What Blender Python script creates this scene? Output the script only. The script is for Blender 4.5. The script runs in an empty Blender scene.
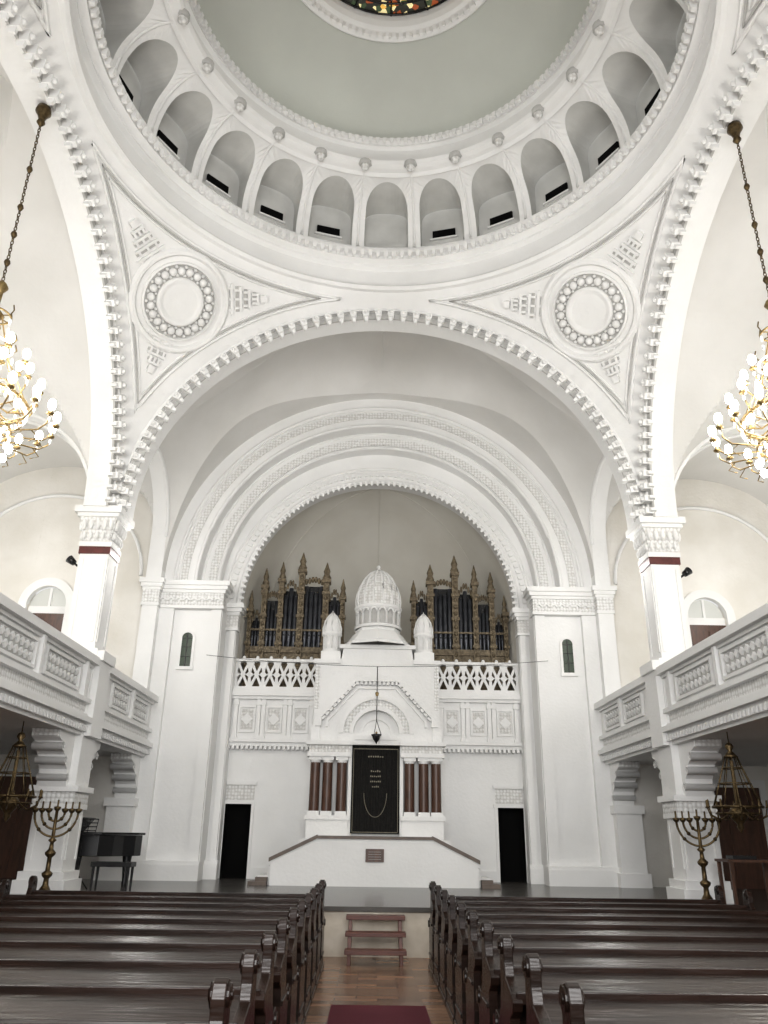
import bpy, math, random
from mathutils import Matrix, Vector
random.seed(3)
pi=math.pi
sc=bpy.context.scene
# ---------------------------------------------------------------- materials
def mat(name,c1,c2=None,rough=0.6,metal=0.0,nscale=2.0,bump=0.0,bscale=30.0,emit=0.0,kind='noise',crevice_shade=None,coat=0.0,stretch=None,spec=0.5):
    m=bpy.data.materials.new(name); m.use_nodes=True
    nt=m.node_tree; N=nt.nodes; L=nt.links
    b=N['Principled BSDF']
    b.inputs['Base Color'].default_value=(*c1,1)
    b.inputs['Roughness'].default_value=rough
    b.inputs['Metallic'].default_value=metal
    b.inputs['Specular IOR Level'].default_value=spec
    if coat: b.inputs['Coat Weight'].default_value=coat; b.inputs['Coat Roughness'].default_value=0.15
    tc=N.new('ShaderNodeTexCoord'); mp=N.new('ShaderNodeMapping')
    L.new(tc.outputs['Object'],mp.inputs['Vector'])
    if stretch: mp.inputs['Scale'].default_value=stretch
    col=None
    if c2 is not None:
        n=N.new('ShaderNodeTexNoise'); n.inputs['Scale'].default_value=nscale; n.inputs['Detail'].default_value=6
        L.new(mp.outputs['Vector'],n.inputs['Vector'])
        r=N.new('ShaderNodeValToRGB'); r.color_ramp.elements[0].position=0.35; r.color_ramp.elements[1].position=0.68
        r.color_ramp.elements[0].color=(*c2,1); r.color_ramp.elements[1].color=(*c1,1)
        L.new(n.outputs['Fac'],r.inputs['Fac']); col=r.outputs['Color']
        L.new(col,b.inputs['Base Color'])
    if bump:
        if kind=='noise':
            t=N.new('ShaderNodeTexNoise'); t.inputs['Scale'].default_value=bscale; out=t.outputs['Fac']
        else:
            t=N.new('ShaderNodeTexVoronoi'); t.inputs['Scale'].default_value=bscale; t.inputs['Randomness'].default_value=0.25; out=t.outputs['Distance']
        L.new(mp.outputs['Vector'],t.inputs['Vector'])
        bp=N.new('ShaderNodeBump'); bp.inputs['Strength'].default_value=bump; bp.inputs['Distance'].default_value=0.03
        if kind!='noise': bp.invert=True
        L.new(out,bp.inputs['Height']); L.new(bp.outputs['Normal'],b.inputs['Normal'])
        if crevice_shade is not None:  # base colour darkens between voronoi bumps, shade painted into the hollows
            r2=N.new('ShaderNodeValToRGB'); r2.color_ramp.elements[0].position=0.30; r2.color_ramp.elements[1].position=0.62
            r2.color_ramp.elements[0].color=(*c1,1); r2.color_ramp.elements[1].color=(*crevice_shade,1)
            L.new(out,r2.inputs['Fac']); L.new(r2.outputs['Color'],b.inputs['Base Color'])
    if emit:
        b.inputs['Emission Color'].default_value=(*c1,1); b.inputs['Emission Strength'].default_value=emit
    return m
PL =mat('white_plaster',(0.83,0.828,0.82),(0.77,0.768,0.755),0.75,nscale=0.7,bump=0.15,bscale=14)
RL =mat('relief_plaster',(0.82,0.82,0.81),None,0.7,bump=0.9,bscale=12,kind='v',crevice_shade=(0.60,0.59,0.57))  # relief hollows tinted darker: painted shade along with some dirt
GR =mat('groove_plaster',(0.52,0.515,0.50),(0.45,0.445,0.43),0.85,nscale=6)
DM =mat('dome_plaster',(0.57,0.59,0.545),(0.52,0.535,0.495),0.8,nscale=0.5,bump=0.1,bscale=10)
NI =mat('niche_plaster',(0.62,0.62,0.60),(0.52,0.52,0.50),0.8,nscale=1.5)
BG =mat('beige_plaster',(0.80,0.78,0.74),(0.70,0.675,0.62),0.8,nscale=0.9,bump=0.2,bscale=12)
AP =mat('apse_plaster',(0.69,0.67,0.615),(0.61,0.585,0.525),0.8,nscale=0.6)
VT =mat('vault_plaster',(0.74,0.73,0.71),(0.66,0.65,0.625),0.8,nscale=0.5,bump=0.15,bscale=9)
PW =mat('pew_wood',(0.026,0.013,0.009),(0.011,0.006,0.004),0.26,nscale=3,bump=0.12,bscale=9,stretch=(0.4,3,3),spec=0.45)
BR =mat('brown_wood',(0.10,0.043,0.024),(0.055,0.025,0.014),0.4,nscale=5,stretch=(3,3,0.5))
RAIL=mat('taupe_rail',(0.14,0.105,0.08),(0.10,0.075,0.06),0.45,nscale=6)
RED=mat('red_marble',(0.13,0.03,0.025),(0.085,0.02,0.017),0.35,nscale=8)
COL=mat('brown_column',(0.105,0.052,0.034),(0.06,0.03,0.02),0.35,nscale=6,stretch=(3,3,.6))
STEPW=mat('step_wood',(0.13,0.045,0.03),(0.085,0.028,0.02),0.4,nscale=6,stretch=(0.5,3,3))
GD =mat('gilt',(0.34,0.25,0.11),(0.18,0.125,0.055),0.40,0.8,nscale=20)
BZ =mat('aged_bronze',(0.15,0.105,0.05),(0.07,0.05,0.027),0.42,0.85,nscale=20)
OG =mat('organ_gilt_wood',(0.25,0.20,0.13),(0.11,0.085,0.052),0.55,0.2,nscale=14,bump=0.8,bscale=18,kind='noise')
PIPE=mat('organ_pipe_metal',(0.12,0.125,0.14),(0.07,0.073,0.085),0.4,0.6,nscale=4)
BK =mat('black_lacquer',(0.008,0.008,0.009),None,0.25)
DK =mat('dark_opening',(0.004,0.004,0.004),None,1.0,spec=0.1)
VEL=mat('black_velvet',(0.010,0.010,0.010),(0.018,0.017,0.015),0.85,nscale=30,spec=0.2)
EMB=mat('embroidery_gold',(0.22,0.20,0.15),None,0.6,0.2)
CARP=mat('red_carpet',(0.12,0.010,0.022),(0.08,0.007,0.016),0.95,nscale=60,bump=0.5,bscale=200)
PLF=mat('platform_floor',(0.085,0.08,0.072),(0.06,0.055,0.05),0.22,nscale=2)
CRM=mat('platform_face_cream',(0.62,0.57,0.49),(0.50,0.45,0.37),0.6,nscale=4)
GLS=mat('dark_glass',(0.05,0.07,0.05),None,0.2)
WG =mat('white_glass',(0.62,0.63,0.60),None,0.3)
KEY=mat('ivory_keys',(0.8,0.78,0.7),None,0.3)
CRY=mat('crystal_drops',(0.85,0.87,0.9),None,0.1)
BULB=mat('bulb_glow',(1.0,0.97,0.90),None,0.5,emit=40)
def parquet():
    m=bpy.data.materials.new('parquet'); m.use_nodes=True; nt=m.node_tree; N=nt.nodes; L=nt.links; b=N['Principled BSDF']
    tc=N.new('ShaderNodeTexCoord'); br=N.new('ShaderNodeTexBrick')
    br.inputs['Scale'].default_value=1.0; br.inputs['Brick Width'].default_value=0.5; br.inputs['Row Height'].default_value=0.16
    br.inputs['Mortar Size'].default_value=0.007
    br.inputs['Color1'].default_value=(0.34,0.19,0.11,1); br.inputs['Color2'].default_value=(0.15,0.08,0.045,1); br.inputs['Mortar'].default_value=(0.05,0.03,0.02,1)
    L.new(tc.outputs['Object'],br.inputs['Vector']); L.new(br.outputs['Color'],b.inputs['Base Color'])
    b.inputs['Roughness'].default_value=0.25
    return m
PQ=parquet()
def stained():
    m=bpy.data.materials.new('stained_glass'); m.use_nodes=True; nt=m.node_tree; N=nt.nodes; L=nt.links; b=N['Principled BSDF']
    tc=N.new('ShaderNodeTexCoord'); v=N.new('ShaderNodeTexVoronoi'); v.inputs['Scale'].default_value=9
    L.new(tc.outputs['Object'],v.inputs['Vector'])
    sp=N.new('ShaderNodeSeparateColor'); L.new(v.outputs['Color'],sp.inputs['Color'])
    r=N.new('ShaderNodeValToRGB'); r.color_ramp.interpolation='CONSTANT'
    cols=[(0.02,0.02,0.015),(0.60,0.36,0.08),(0.04,0.06,0.03),(0.7,0.6,0.32),(0.25,0.06,0.02),(0.02,0.02,0.015)]
    r.color_ramp.elements[0].color=(*cols[0],1); r.color_ramp.elements[1].position=0.35; r.color_ramp.elements[1].color=(*cols[1],1)
    for i,p in enumerate([0.5,0.62,0.76,0.82]):
        e=r.color_ramp.elements.new(p); e.color=(*cols[i+2],1)
    L.new(sp.outputs[0],r.inputs['Fac']); L.new(r.outputs['Color'],b.inputs['Base Color'])
    L.new(r.outputs['Color'],b.inputs['Emission Color']); b.inputs['Emission Strength'].default_value=0.9
    return m
SG=stained()
# ---------------------------------------------------------------- mesh builder
rj=random.Random(11)
def J(): return rj.uniform(.0006,.0035)
class MB:
    def __init__(s): s.v=[];s.f=[];s.mi=[];s.sm=[];s.M=Matrix.Identity(4);s.mats=[];s.cur=0
    def use(s,m):
        if m not in s.mats: s.mats.append(m)
        s.cur=s.mats.index(m); return s
    def add(s,vs,fs,smooth=False):
        o=len(s.v); M=s.M
        for p in vs: s.v.append((M@Vector(p))[:])
        for f in fs: s.f.append([o+i for i in f]); s.mi.append(s.cur); s.sm.append(smooth)
    BF=[(0,3,2,1),(4,5,6,7),(0,1,5,4),(1,2,6,5),(2,3,7,6),(3,0,4,7)]
    def box(s,x0,x1,y0,y1,z0,z1):
        if x1-x0>.015 and y1-y0>.015 and z1-z0>.015:
            x0-=J();x1+=J();y0-=J();y1+=J();z0-=J();z1+=J()
        s.add([(x0,y0,z0),(x1,y0,z0),(x1,y1,z0),(x0,y1,z0),(x0,y0,z1),(x1,y0,z1),(x1,y1,z1),(x0,y1,z1)],s.BF)
    def cbox(s,c,d,R=None,taper=1.0):
        vs=[]
        for z in(-.5,.5):
            for x,y in((-.5,-.5),(.5,-.5),(.5,.5),(-.5,.5)):
                k=taper if z<0 else 1
                p=Vector((x*d[0]*k,y*d[1]*k,z*d[2]))
                if R is not None: p=R@p
                vs.append((p+Vector(c))[:])
        s.add(vs,s.BF)
    def grid(s,fn,nu,nv,smooth=True):
        vs=[fn(i/nu,j/nv) for j in range(nv+1) for i in range(nu+1)]
        w=nu+1
        s.add(vs,[(j*w+i,j*w+i+1,(j+1)*w+i+1,(j+1)*w+i) for j in range(nv) for i in range(nu)],smooth)
    def lathe(s,prof,c=(0,0,0),n=24,smooth=True,a0=0,a1=2*pi):
        full=abs(a1-a0-2*pi)<1e-6
        m=n if full else n+1
        vs=[]
        for r,z in prof:
            for i in range(m):
                a=a0+(a1-a0)*i/n; vs.append((c[0]+r*math.cos(a),c[1]+r*math.sin(a),c[2]+z))
        fs=[]
        for j in range(len(prof)-1):
            for i in range(n):
                k=(i+1)%m; fs.append((j*m+i,j*m+k,(j+1)*m+k,(j+1)*m+i))
        s.add(vs,fs,smooth)
    def prism(s,poly,ax,a,b):
        a-=J(); b+=J()
        n=len(poly)
        def P(p,t): return {'x':(t,p[0],p[1]),'y':(p[0],t,p[1]),'z':(p[0],p[1],t)}[ax]
        s.add([P(p,a) for p in poly]+[P(p,b) for p in poly],[tuple(range(n))[::-1],tuple(range(n,2*n))]+[(i,(i+1)%n,n+(i+1)%n,n+i) for i in range(n)])
    def tube(s,pts,r,n=6,closed=False,smooth=True):
        pts=[Vector(p) for p in pts]; N=len(pts); vs=[]
        for i,p in enumerate(pts):
            if closed: t=pts[(i+1)%N]-pts[i-1]
            else: t=pts[min(i+1,N-1)]-pts[max(i-1,0)]
            t.normalize(); up=Vector((0,0,1)) if abs(t.z)<0.95 else Vector((0,1,0))
            a=t.cross(up).normalized(); b=t.cross(a)
            rr=r[i] if isinstance(r,(list,tuple)) else r
            for k in range(n):
                an=2*pi*k/n; vs.append((p+a*math.cos(an)*rr+b*math.sin(an)*rr)[:])
        fs=[]
        for i in range(N if closed else N-1):
            j=(i+1)%N
            for k in range(n): l=(k+1)%n; fs.append((i*n+k,i*n+l,j*n+l,j*n+k))
        if not closed: fs+= [tuple(range(n)),tuple(range((N-1)*n,N*n))]
        s.add(vs,fs,smooth)
    def sph(s,c,r,n=8,m=6):
        if not isinstance(r,(tuple,list)): r=(r,r,r)
        def fn(u,v):
            a=2*pi*u; b=pi*v
            return (c[0]+r[0]*math.sin(b)*math.cos(a),c[1]+r[1]*math.sin(b)*math.sin(a),c[2]+r[2]*math.cos(b))
        s.grid(fn,n,m)
    def arch(s,a0,b0,a1,b1,cx,cz,y0,y1,n=48,t0=0,t1=pi):
        y0-=J(); y1+=J()
        vs=[]
        for i in range(n+1):
            t=t0+(t1-t0)*i/n; c,q=math.cos(t),math.sin(t)
            vs+=[(cx+a0*c,y0,cz+b0*q),(cx+a1*c,y0,cz+b1*q),(cx+a1*c,y1,cz+b1*q),(cx+a0*c,y1,cz+b0*q)]
        fs=[]
        for i in range(n):
            for k in range(4): l=(k+1)%4; fs.append((i*4+k,i*4+l,(i+1)*4+l,(i+1)*4+k))
        fs+=[(0,1,2,3),(4*n,4*n+1,4*n+2,4*n+3)]
        s.add(vs,fs)
    def hf(s,xs,ys,fz):
        w=len(xs)
        s.add([(x,y,fz(x,y)) for y in ys for x in xs],[(j*w+i,j*w+i+1,(j+1)*w+i+1,(j+1)*w+i) for j in range(len(ys)-1) for i in range(w-1)],False)
    def obj(s,name,bevel=0):
        me=bpy.data.meshes.new(name); me.from_pydata(s.v,[],s.f)
        for m in s.mats: me.materials.append(m)
        me.polygons.foreach_set('material_index',s.mi); me.polygons.foreach_set('use_smooth',s.sm); me.update()
        o=bpy.data.objects.new(name,me); sc.collection.objects.link(o)
        if bevel:
            bm=o.modifiers.new('bevel','BEVEL'); bm.width=bevel; bm.segments=2; bm.limit_method='ANGLE'
        return o
def inst(o,loc,rz=0,name=None):
    n=bpy.data.objects.new(name or o.name.split('.')[0],o.data); sc.collection.objects.link(n); n.location=loc; n.rotation_euler=(0,0,rz)
    for m in o.modifiers:
        k=n.modifiers.new(m.name,m.type); k.width=m.width; k.segments=m.segments; k.limit_method=m.limit_method
    return n
MIR=Matrix.Scale(-1,4,Vector((1,0,0)))
ID=Matrix.Identity(4)
lin=lambda a,b,n:[a+(b-a)*i/n for i in range(n+1)]
S=5.80; CY=10.0; Z0=8.1; PF=0.7; YF=20.4; YW=21.6; PY=13.9
AA,AB=5.48,5.12
TH=0.5
# ---------------------------------------------------------------- floors
m=MB().use(PQ); m.box(-11.5,11.5,-6,PY,-0.2,0); m.obj('floor')
m=MB().use(CRM); m.box(-11.49,11.49,PY,YW+.2,0,PF-0.06)
m.use(PLF); m.box(-11.49,11.49,PY-.06,YW+.2,PF-0.06,PF)
m.use(CRM)
for x in lin(-5,5,10): m.box(x-0.05,x+0.05,PY-.04,PY,0.04,PF-0.08)
m.obj('floor_platform')
m=MB().use(CARP); m.box(-0.52,0.52,-1.0,10.1,0.004,0.016); m.obj('red_carpet')
# ---------------------------------------------------------------- crossing arches
def cross_arch():
    m=MB().use(PL)
    m.arch(AA,AB,AA+.55,5.7,0,Z0,S,S+TH,72)
    m.arch(AA+.20,AB+.20,AA+.26,AB+.26,0,Z0,S-0.05,S+0.02,72)
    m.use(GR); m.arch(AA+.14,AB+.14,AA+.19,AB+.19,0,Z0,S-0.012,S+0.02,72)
    n=58
    for i in range(n):
        t=pi*(i+0.5)/n; c,q=math.cos(t),math.sin(t)
        R=Matrix.Rotation(pi/2-t,3,'Y')
        m.use(PL)
        m.cbox(((AA+.06)*c,S-0.08,Z0+(AB+.06)*q),(0.17,0.22,0.15),R,0.75)
        m.cbox(((AA-.04)*c,S-0.03,Z0+(AB-.04)*q),(0.10,0.17,0.12),R,0.6)
        m.sph(((AA+.08)*c,S-0.20,Z0+(AB+.08)*q),0.05,6,4)
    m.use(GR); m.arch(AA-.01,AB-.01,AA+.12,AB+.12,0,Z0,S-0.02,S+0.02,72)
    return m
for k in range(4):
    if k==0: ca=cross_arch().obj('trim_1'); ca.location=(0,CY,0)
    else: inst(ca,(0,CY,0),k*pi/2,'trim_%d'%(k+1))
# pendentives ---------------------------------------------------
RR=5.38; SR2=2*S*S; ZS=(13.78-Z0)/math.sqrt(SR2-RR*RR)
def surf(phi,r,off=0.0):
    h=math.sqrt(max(SR2-r*r,0)); p=Vector((r*math.cos(phi),CY+r*math.sin(phi),Z0+ZS*h))
    n=Vector((r*math.cos(phi),r*math.sin(phi),h/ZS)).normalized()
    return p-n*off, -n
m=MB().use(PL)
def pf(u,v):
    phi=2*pi*u; q=(phi+pi/4)%(pi/2)-pi/4
    ro=min(S/math.cos(q),math.sqrt(SR2)-1e-4)
    rr=RR+(ro-RR)*v
    return surf(phi,rr)[0][:]
m.grid(pf,192,16)
def onS(x,y,off):
    r=math.hypot(x,y); return surf(math.atan2(y,x),r,off)[0]
for sx in(1,-1):
  for sy in(1,-1):
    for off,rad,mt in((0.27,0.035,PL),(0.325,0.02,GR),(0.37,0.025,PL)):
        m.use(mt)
        T=S-off
        rin=RR+off-0.02
        x0=math.sqrt(max(rin*rin-T*T,0.01))
        A=[onS(sx*x,sy*T,0.012) for x in lin(x0,T,24)]
        B=[onS(sx*T,sy*y,0.012) for y in lin(T,x0,24)]
        a_s=math.atan2(T,x0); Cc=[onS(sx*rin*math.cos(a),sy*rin*math.sin(a),0.012) for a in lin(math.pi/2-a_s,a_s,24)]
        m.tube(A+B[1:]+Cc[1:-1],rad,6,closed=True)
    phi=math.atan2(sy,sx); p,n=surf(phi,6.50,0.0)
    ez=n; ex=Vector((-math.sin(phi),math.cos(phi),0)); ey=ez.cross(ex)
    Mx=Matrix((ex,ey,ez)).transposed().to_4x4(); Mx.translation=p+n*0.02
    m.M=Mx@Matrix.Scale(1.07,4)
    m.use(PL); m.lathe([(1.08,-0.15),(1.08,0.08),(1.02,0.13),(0.96,0.12),(0.92,0.04)],n=56,smooth=False)
    m.use(PL); m.lathe([(0.92,0.04),(0.76,0.035)],n=48,smooth=False)
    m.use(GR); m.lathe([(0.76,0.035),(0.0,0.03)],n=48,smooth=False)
    m.use(PL); m.lathe([(0.50,0.03),(0.50,0.10),(0.45,0.12),(0.40,0.08),(0.34,0.07),(0.0,0.10)],n=36)
    m.lathe([(0.82,0.04),(0.81,0.09),(0.77,0.10),(0.755,0.04)],n=48,smooth=False)
    for i in range(22):
        a=2*pi*i/22
        m.sph((0.625*math.cos(a),0.625*math.sin(a),0.06),(0.085,.085,.07),8,6)
        m.sph((0.715*math.cos(a+pi/22),0.715*math.sin(a+pi/22),0.05),(0.04,.04,.05),6,4)
        m.sph((0.54*math.cos(a+pi/22),0.54*math.sin(a+pi/22),0.05),(0.035,.035,.05),6,4)
    m.M=ID
    for (cx,cy) in ((2.90,5.20),(5.20,2.90),(5.22,5.22)):
        base=onS(sx*cx,sy*cy,0)
        nn=surf(math.atan2(sy*cy,sx*cx),math.hypot(cx,cy))[1]
        d=(p-base); d=(d-nn*d.dot(nn)).normalized(); e=nn.cross(d)
        Rm=Matrix((d,e,nn)).transposed()
        for k in range(5):
            ln=0.14+0.14*k
            c=base+d*(0.20*k-0.12)+nn*0.02
            m.use(PL); m.cbox((c)[:],(0.055,ln,0.12),Rm)
            m.use(GR); m.cbox((c+d*.075-nn*.01)[:],(0.07,ln+.02,0.05),Rm); m.use(PL)
            for w in (-1,0,1): m.cbox((c+e*w*ln*0.36+d*0.08)[:],(0.12,0.05,0.11),Rm)
m.obj('ceiling_pendentives')
# dome ----------------------------------------------------------
m=MB().use(PL); C=(0,CY,0)
m.lathe([(5.60,13.72),(5.36,13.72),(5.30,13.78),(5.34,13.86),(5.42,13.90),(5.42,14.30),(5.32,14.36),(5.32,14.42),(5.18,14.48),(5.18,14.56),(5.08,14.60),(5.08,14.70),(5.12,14.74),(5.24,14.80),(5.24,14.88)],C,144,smooth=False)
for i in range(168):
    a=2*pi*i/168; m.cbox((5.10*math.cos(a),CY+5.10*math.sin(a),14.54),(0.14,0.11,0.14),Matrix.Rotation(a,3,'Z'),0.6)
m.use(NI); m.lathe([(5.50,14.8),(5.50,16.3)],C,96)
def prof(t): return 4.25+0.98*math.cos(t*pi/2),14.86+1.3*math.sin(t*pi/2)
NC=24
for k in range(NC):
    ac=pi/2+2*pi*k/NC; wa=2*pi/NC
    def P(s_,t):
        r,z=prof(t); a=ac+s_*wa; return (r*math.cos(a),CY+r*math.sin(a),z)
    hole=[];outer=[]
    hw=0.39; t1=0.48; t2=0.88
    for t in lin(0,t1,6): hole.append((-hw,t)); outer.append((-.5,t/t1*0.6))
    for i in range(1,16):
        an=pi-pi*i/16; hole.append((hw*math.cos(an),t1+(t2-t1)*math.sin(an)))
        f=i/16
        if f<.25: outer.append((-.5,0.6+0.4*f/.25))
        elif f<=.75: outer.append((-.5+(f-.25)/.5,1.0))
        else: outer.append((.5,1-0.4*(f-.75)/.25))
    for t in lin(t1,0,6): hole.append((hw,t)); outer.append((.5,t/t1*0.6))
    n=len(hole); vs=[P(*h) for h in hole]+[P(*h) for h in outer]
    back=[]
    for h in hole:
        r,z=prof(h[1]); a=ac+h[0]*wa; back.append((5.48*math.cos(a),CY+5.48*math.sin(a),z))
    m.use(PL); m.add(vs,[(i,i+1,n+i+1,n+i) for i in range(n-1)],False)
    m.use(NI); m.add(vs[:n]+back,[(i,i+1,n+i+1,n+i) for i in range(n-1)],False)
    m.use(PL); m.add([P(-hw,0),P(hw,0),back[-1],back[0]],[(0,1,2,3)])
    m.tube([P(.5,t) for t in lin(0,1,10)],0.035,5)
    R=Matrix.Rotation(ac,3,'Z')
    if k!=0:
        m.use(DK); m.cbox((5.46*math.cos(ac),CY+5.46*math.sin(ac),15.36),(0.05,0.56,0.24),R)
        m.use(PL); m.cbox((5.44*math.cos(ac),CY+5.44*math.sin(ac),15.36-.15),(0.09,0.66,0.04),R)
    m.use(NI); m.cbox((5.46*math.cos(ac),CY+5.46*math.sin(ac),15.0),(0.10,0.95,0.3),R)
    a=ac+wa/2
    m.use(RL); m.sph((4.05*math.cos(a),CY+4.05*math.sin(a),16.18),0.10,10,8)
    m.use(GR); m.lathe([(0.16,0.08),(0.16,0),(0.1,-0.02)],(4.08*math.cos(a),CY+4.08*math.sin(a),16.24),12)
m.use(PL)
m.lathe([(4.28,16.12),(4.22,16.20),(4.12,16.22),(4.02,16.26),(3.98,16.34),(4.10,16.42),(4.14,16.50),(4.14,16.80),(4.05,16.84),(4.05,16.90),(3.96,16.94),(3.96,17.02),(4.06,17.06)],C,144,smooth=False)
for i in range(150):
    a=2*pi*i/150; m.cbox((3.97*math.cos(a),CY+3.97*math.sin(a),16.92),(0.12,0.09,0.13),Matrix.Rotation(a,3,'Z'),0.6)
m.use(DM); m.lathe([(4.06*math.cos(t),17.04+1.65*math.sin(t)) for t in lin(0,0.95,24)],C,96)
m.use(PL); m.lathe([(2.50,18.30),(2.46,18.28),(2.36,18.32),(2.30,18.40),(2.22,18.44),(2.16,18.55),(2.12,18.75)],C,96,smooth=False)
for i in range(96):
    a=2*pi*i/96; m.cbox((2.36*math.cos(a),CY+2.36*math.sin(a),18.33),(0.09,0.08,0.10),Matrix.Rotation(a,3,'Z'),0.6)
m.obj('ceiling_dome')
m=MB().use(SG); m.lathe([(2.14,18.7),(0.0,18.75)],C,48,smooth=False)
m.use(BK)
for i in range(16):
    a=2*pi*i/16; m.tube([(0,CY,18.7),(2.12*math.cos(a),CY+2.12*math.sin(a),18.66)],0.02)
for r in(0.5,1.0,1.5,1.85,2.1): m.tube([(r*math.cos(a),CY+r*math.sin(a),18.67) for a in lin(0,2*pi,48)[:-1]],0.025,5,True)
m.obj('window_oculus')
# ---------------------------------------------------------------- choir vault with lunettes
YL=18.3; RLN=1.75; SV=5.75; YV0=S+CY+TH-.05
def zch(x,y):
    ax=abs(x); z=Z0+5.6*math.sqrt(max(0,1-(ax/SV)**2))
    q=RLN*RLN-(y-YL)**2
    if q>0: z=max(z,9.1+math.sqrt(q)+0.88*(SV-ax))
    return z
m=MB().use(VT)
m.hf([SV*math.sin(a) for a in lin(-pi/2,pi/2,240)],lin(YV0,YF+0.05,200),zch)
m.obj('ceiling_choir')
XI=6.15
XO=11.5; XM=(XI+XO)/2; XH=(XO-XI)/2
def zarm(x,y):
    z=Z0+5.55*math.sqrt(max(0,1-((y-CY)/S)**2))
    q=1-((x-XM)/(XH-0.1))**2
    if q>0: z=max(z,Z0+2.5*math.sqrt(q)+0.75*(abs(abs(y-CY)-S)))
    return z
def zcor(x,y):
    z=9.3+2.0*math.sqrt(max(0,1-((x-XM)/XH)**2))
    q=(RLN+.12)**2-(y-YL)**2
    if q>0: z=max(z,9.2+math.sqrt(q))
    return z
YE=YF+.03
for sgn,side in((1,'right'),(-1,'left')):
    M=ID if sgn>0 else MIR
    m=MB(); m.M=M; m.use(VT)
    m.hf(lin(XI,XO,80),[CY+S*math.sin(a) for a in lin(-pi/2,pi/2,140)],zarm)
    m.hf(lin(XI-.3,XO,60),lin(S+CY+TH-.1,YE+0.02,60),zcor)
    m.use(PL)
    m.grid(lambda u,v:(SV-.02+(XI+.02-SV)*v,YL-RLN*math.cos(pi*u),9.1+RLN*math.sin(pi*u)),40,1)
    m.grid(lambda u,v:(XM-(XH-0.1)*math.cos(pi*u),S+CY-.02+(TH+.04)*v,Z0+2.5*math.sin(pi*u)),40,1)
    nn_=40; vs=[(XM-(XH-0.1)*math.cos(pi*i/nn_),S+CY+TH,Z0+2.5*math.sin(pi*i/nn_)) for i in range(nn_+1)]+[(XI+(XO-XI)*i/nn_,S+CY+TH,12) for i in range(nn_+1)]
    m.add(vs,[(i,i+1,nn_+2+i,nn_+1+i) for i in range(nn_)])
    m.tube([(XM-(XH-0.12)*math.cos(t),S+CY,Z0+2.48*math.sin(t)) for t in lin(0,pi,40)],0.05)
    m.tube([(XM-(XH-0.12)*math.cos(t),S+CY+TH,Z0+2.48*math.sin(t)) for t in lin(0,pi,40)],0.05)
    m.tube([(SV,YL-RLN*math.cos(t),9.1+RLN*math.sin(t)) for t in lin(0,pi,40)],0.05)
    m.tube([(XM-(XH-0.25)*math.cos(t),YE-.03,Z0+2.3*math.sin(t)) for t in lin(0,pi,40)],0.05)
    m.obj('ceiling_aisle')
    m=MB(); m.M=M; m.use(PL); m.box(XO+.01,XO+0.3,-6,YF+0.4,-0.2,15)
    m.obj('wall_'+side)
    m=MB(); m.M=M; m.use(BG)
    WX=8.76
    m.box(S-0.1,WX-0.52,YE,YF+0.4,4.6,11.5); m.box(WX+0.52,XO,YE,YF+0.4,4.6,11.5)
    m.box(S-0.1,XO,YE,YF+0.4,PF,4.7)
    n=20; vs=[]
    for i in range(n+1):
        t=pi*i/n; vs.append((WX+0.52*math.cos(t),YE,7.25+0.52*math.sin(t)))
    for i in range(n+1): vs.append((WX+0.52-1.04*i/n,YE,11.5))
    m.add(vs,[(i,i+1,n+2+i,n+1+i) for i in range(n)])
    m.use(PL); m.arch(0.52,0.52,0.74,0.74,WX,7.25,YF-0.06,YF+0.1,24)
    for a in(-0.74,0.52): m.box(WX+a,WX+a+0.22,YF-0.06,YF+0.1,4.6,7.25)
    m.obj('wall_front_'+side)
    m=MB(); m.M=M; m.use(WG); m.arch(0.0,0.0,0.52,0.52,WX,7.25,YF+0.18,YF+0.22,24)
    m.use(PL); m.box(WX-.52,WX+.52,YF+.12,YF+.24,7.04,7.16); m.box(WX-.03,WX+.03,YF+.14,YF+.2,7.1,7.75); m.box(WX-.52,WX+.52,YF+.12,YF+.24,7.1,7.25)
    m.use(BR); m.box(WX-.52,WX+.52,YF+.10,YF+.24,4.6,7.05)
    for a in(-.46,.04):
        for z in(4.75,5.9): m.box(WX+a,WX+a+.42,YF+.07,YF+.11,z,z+0.98)
    m.obj('door_5' if sgn>0 else 'door_6')
    m=MB(); m.M=M; m.use(BR); m.box(7.6,9.4,YF-.06,YF+.02,PF,2.95)
    for a in(7.75,8.55):
        for z in(.9,1.9): m.box(a,a+.7,YF-.09,YF-.05,z,z+.85)
    m.use(PL)
    for a in (7.45,9.4): m.box(a,a+.15,YF-.1,YF+.02,PF,3.1)
    m.box(7.45,9.55,YF-.1,YF+.02,2.95,3.12)
    m.obj('door_3' if sgn>0 else 'door_4')
    # piers
    xc=5.98
    for yc,pf0 in((CY+6.0,PF),(CY-6.0,0)):
        m=MB(); m.M=M
        m.use(PL)
        def sq(h,z0,z1): m.box(xc-h,xc+h,yc-h,yc+h,z0,z1)
        sq(0.46,pf0,pf0+0.22); sq(0.41,pf0+0.2,pf0+0.36); sq(0.34,pf0+0.3,2.2); sq(0.39,2.12,2.2)
        m.use(RL); sq(0.385,2.2,2.42); m.use(PL); sq(0.45,2.42,2.52); sq(0.36,2.5,4.9)
        sq(0.40,4.85,5.1); sq(0.30,5.0,7.15)
        for z0,z1,h in((5.25,7.0,.30),(PF+.55,2.0,.34)):
            for hx in(-h+.04,h-.10): m.box(xc+hx,xc+hx+.06,yc-h-.02,yc+h+.02,z0,z1); m.box(xc-h-.02,xc+h+.02,yc+hx,yc+hx+.06,z0,z1)
        m.use(RED); sq(0.325,7.10,7.26)
        m.use(PL); sq(0.34,7.26,7.36)
        m.use(RL)
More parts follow.
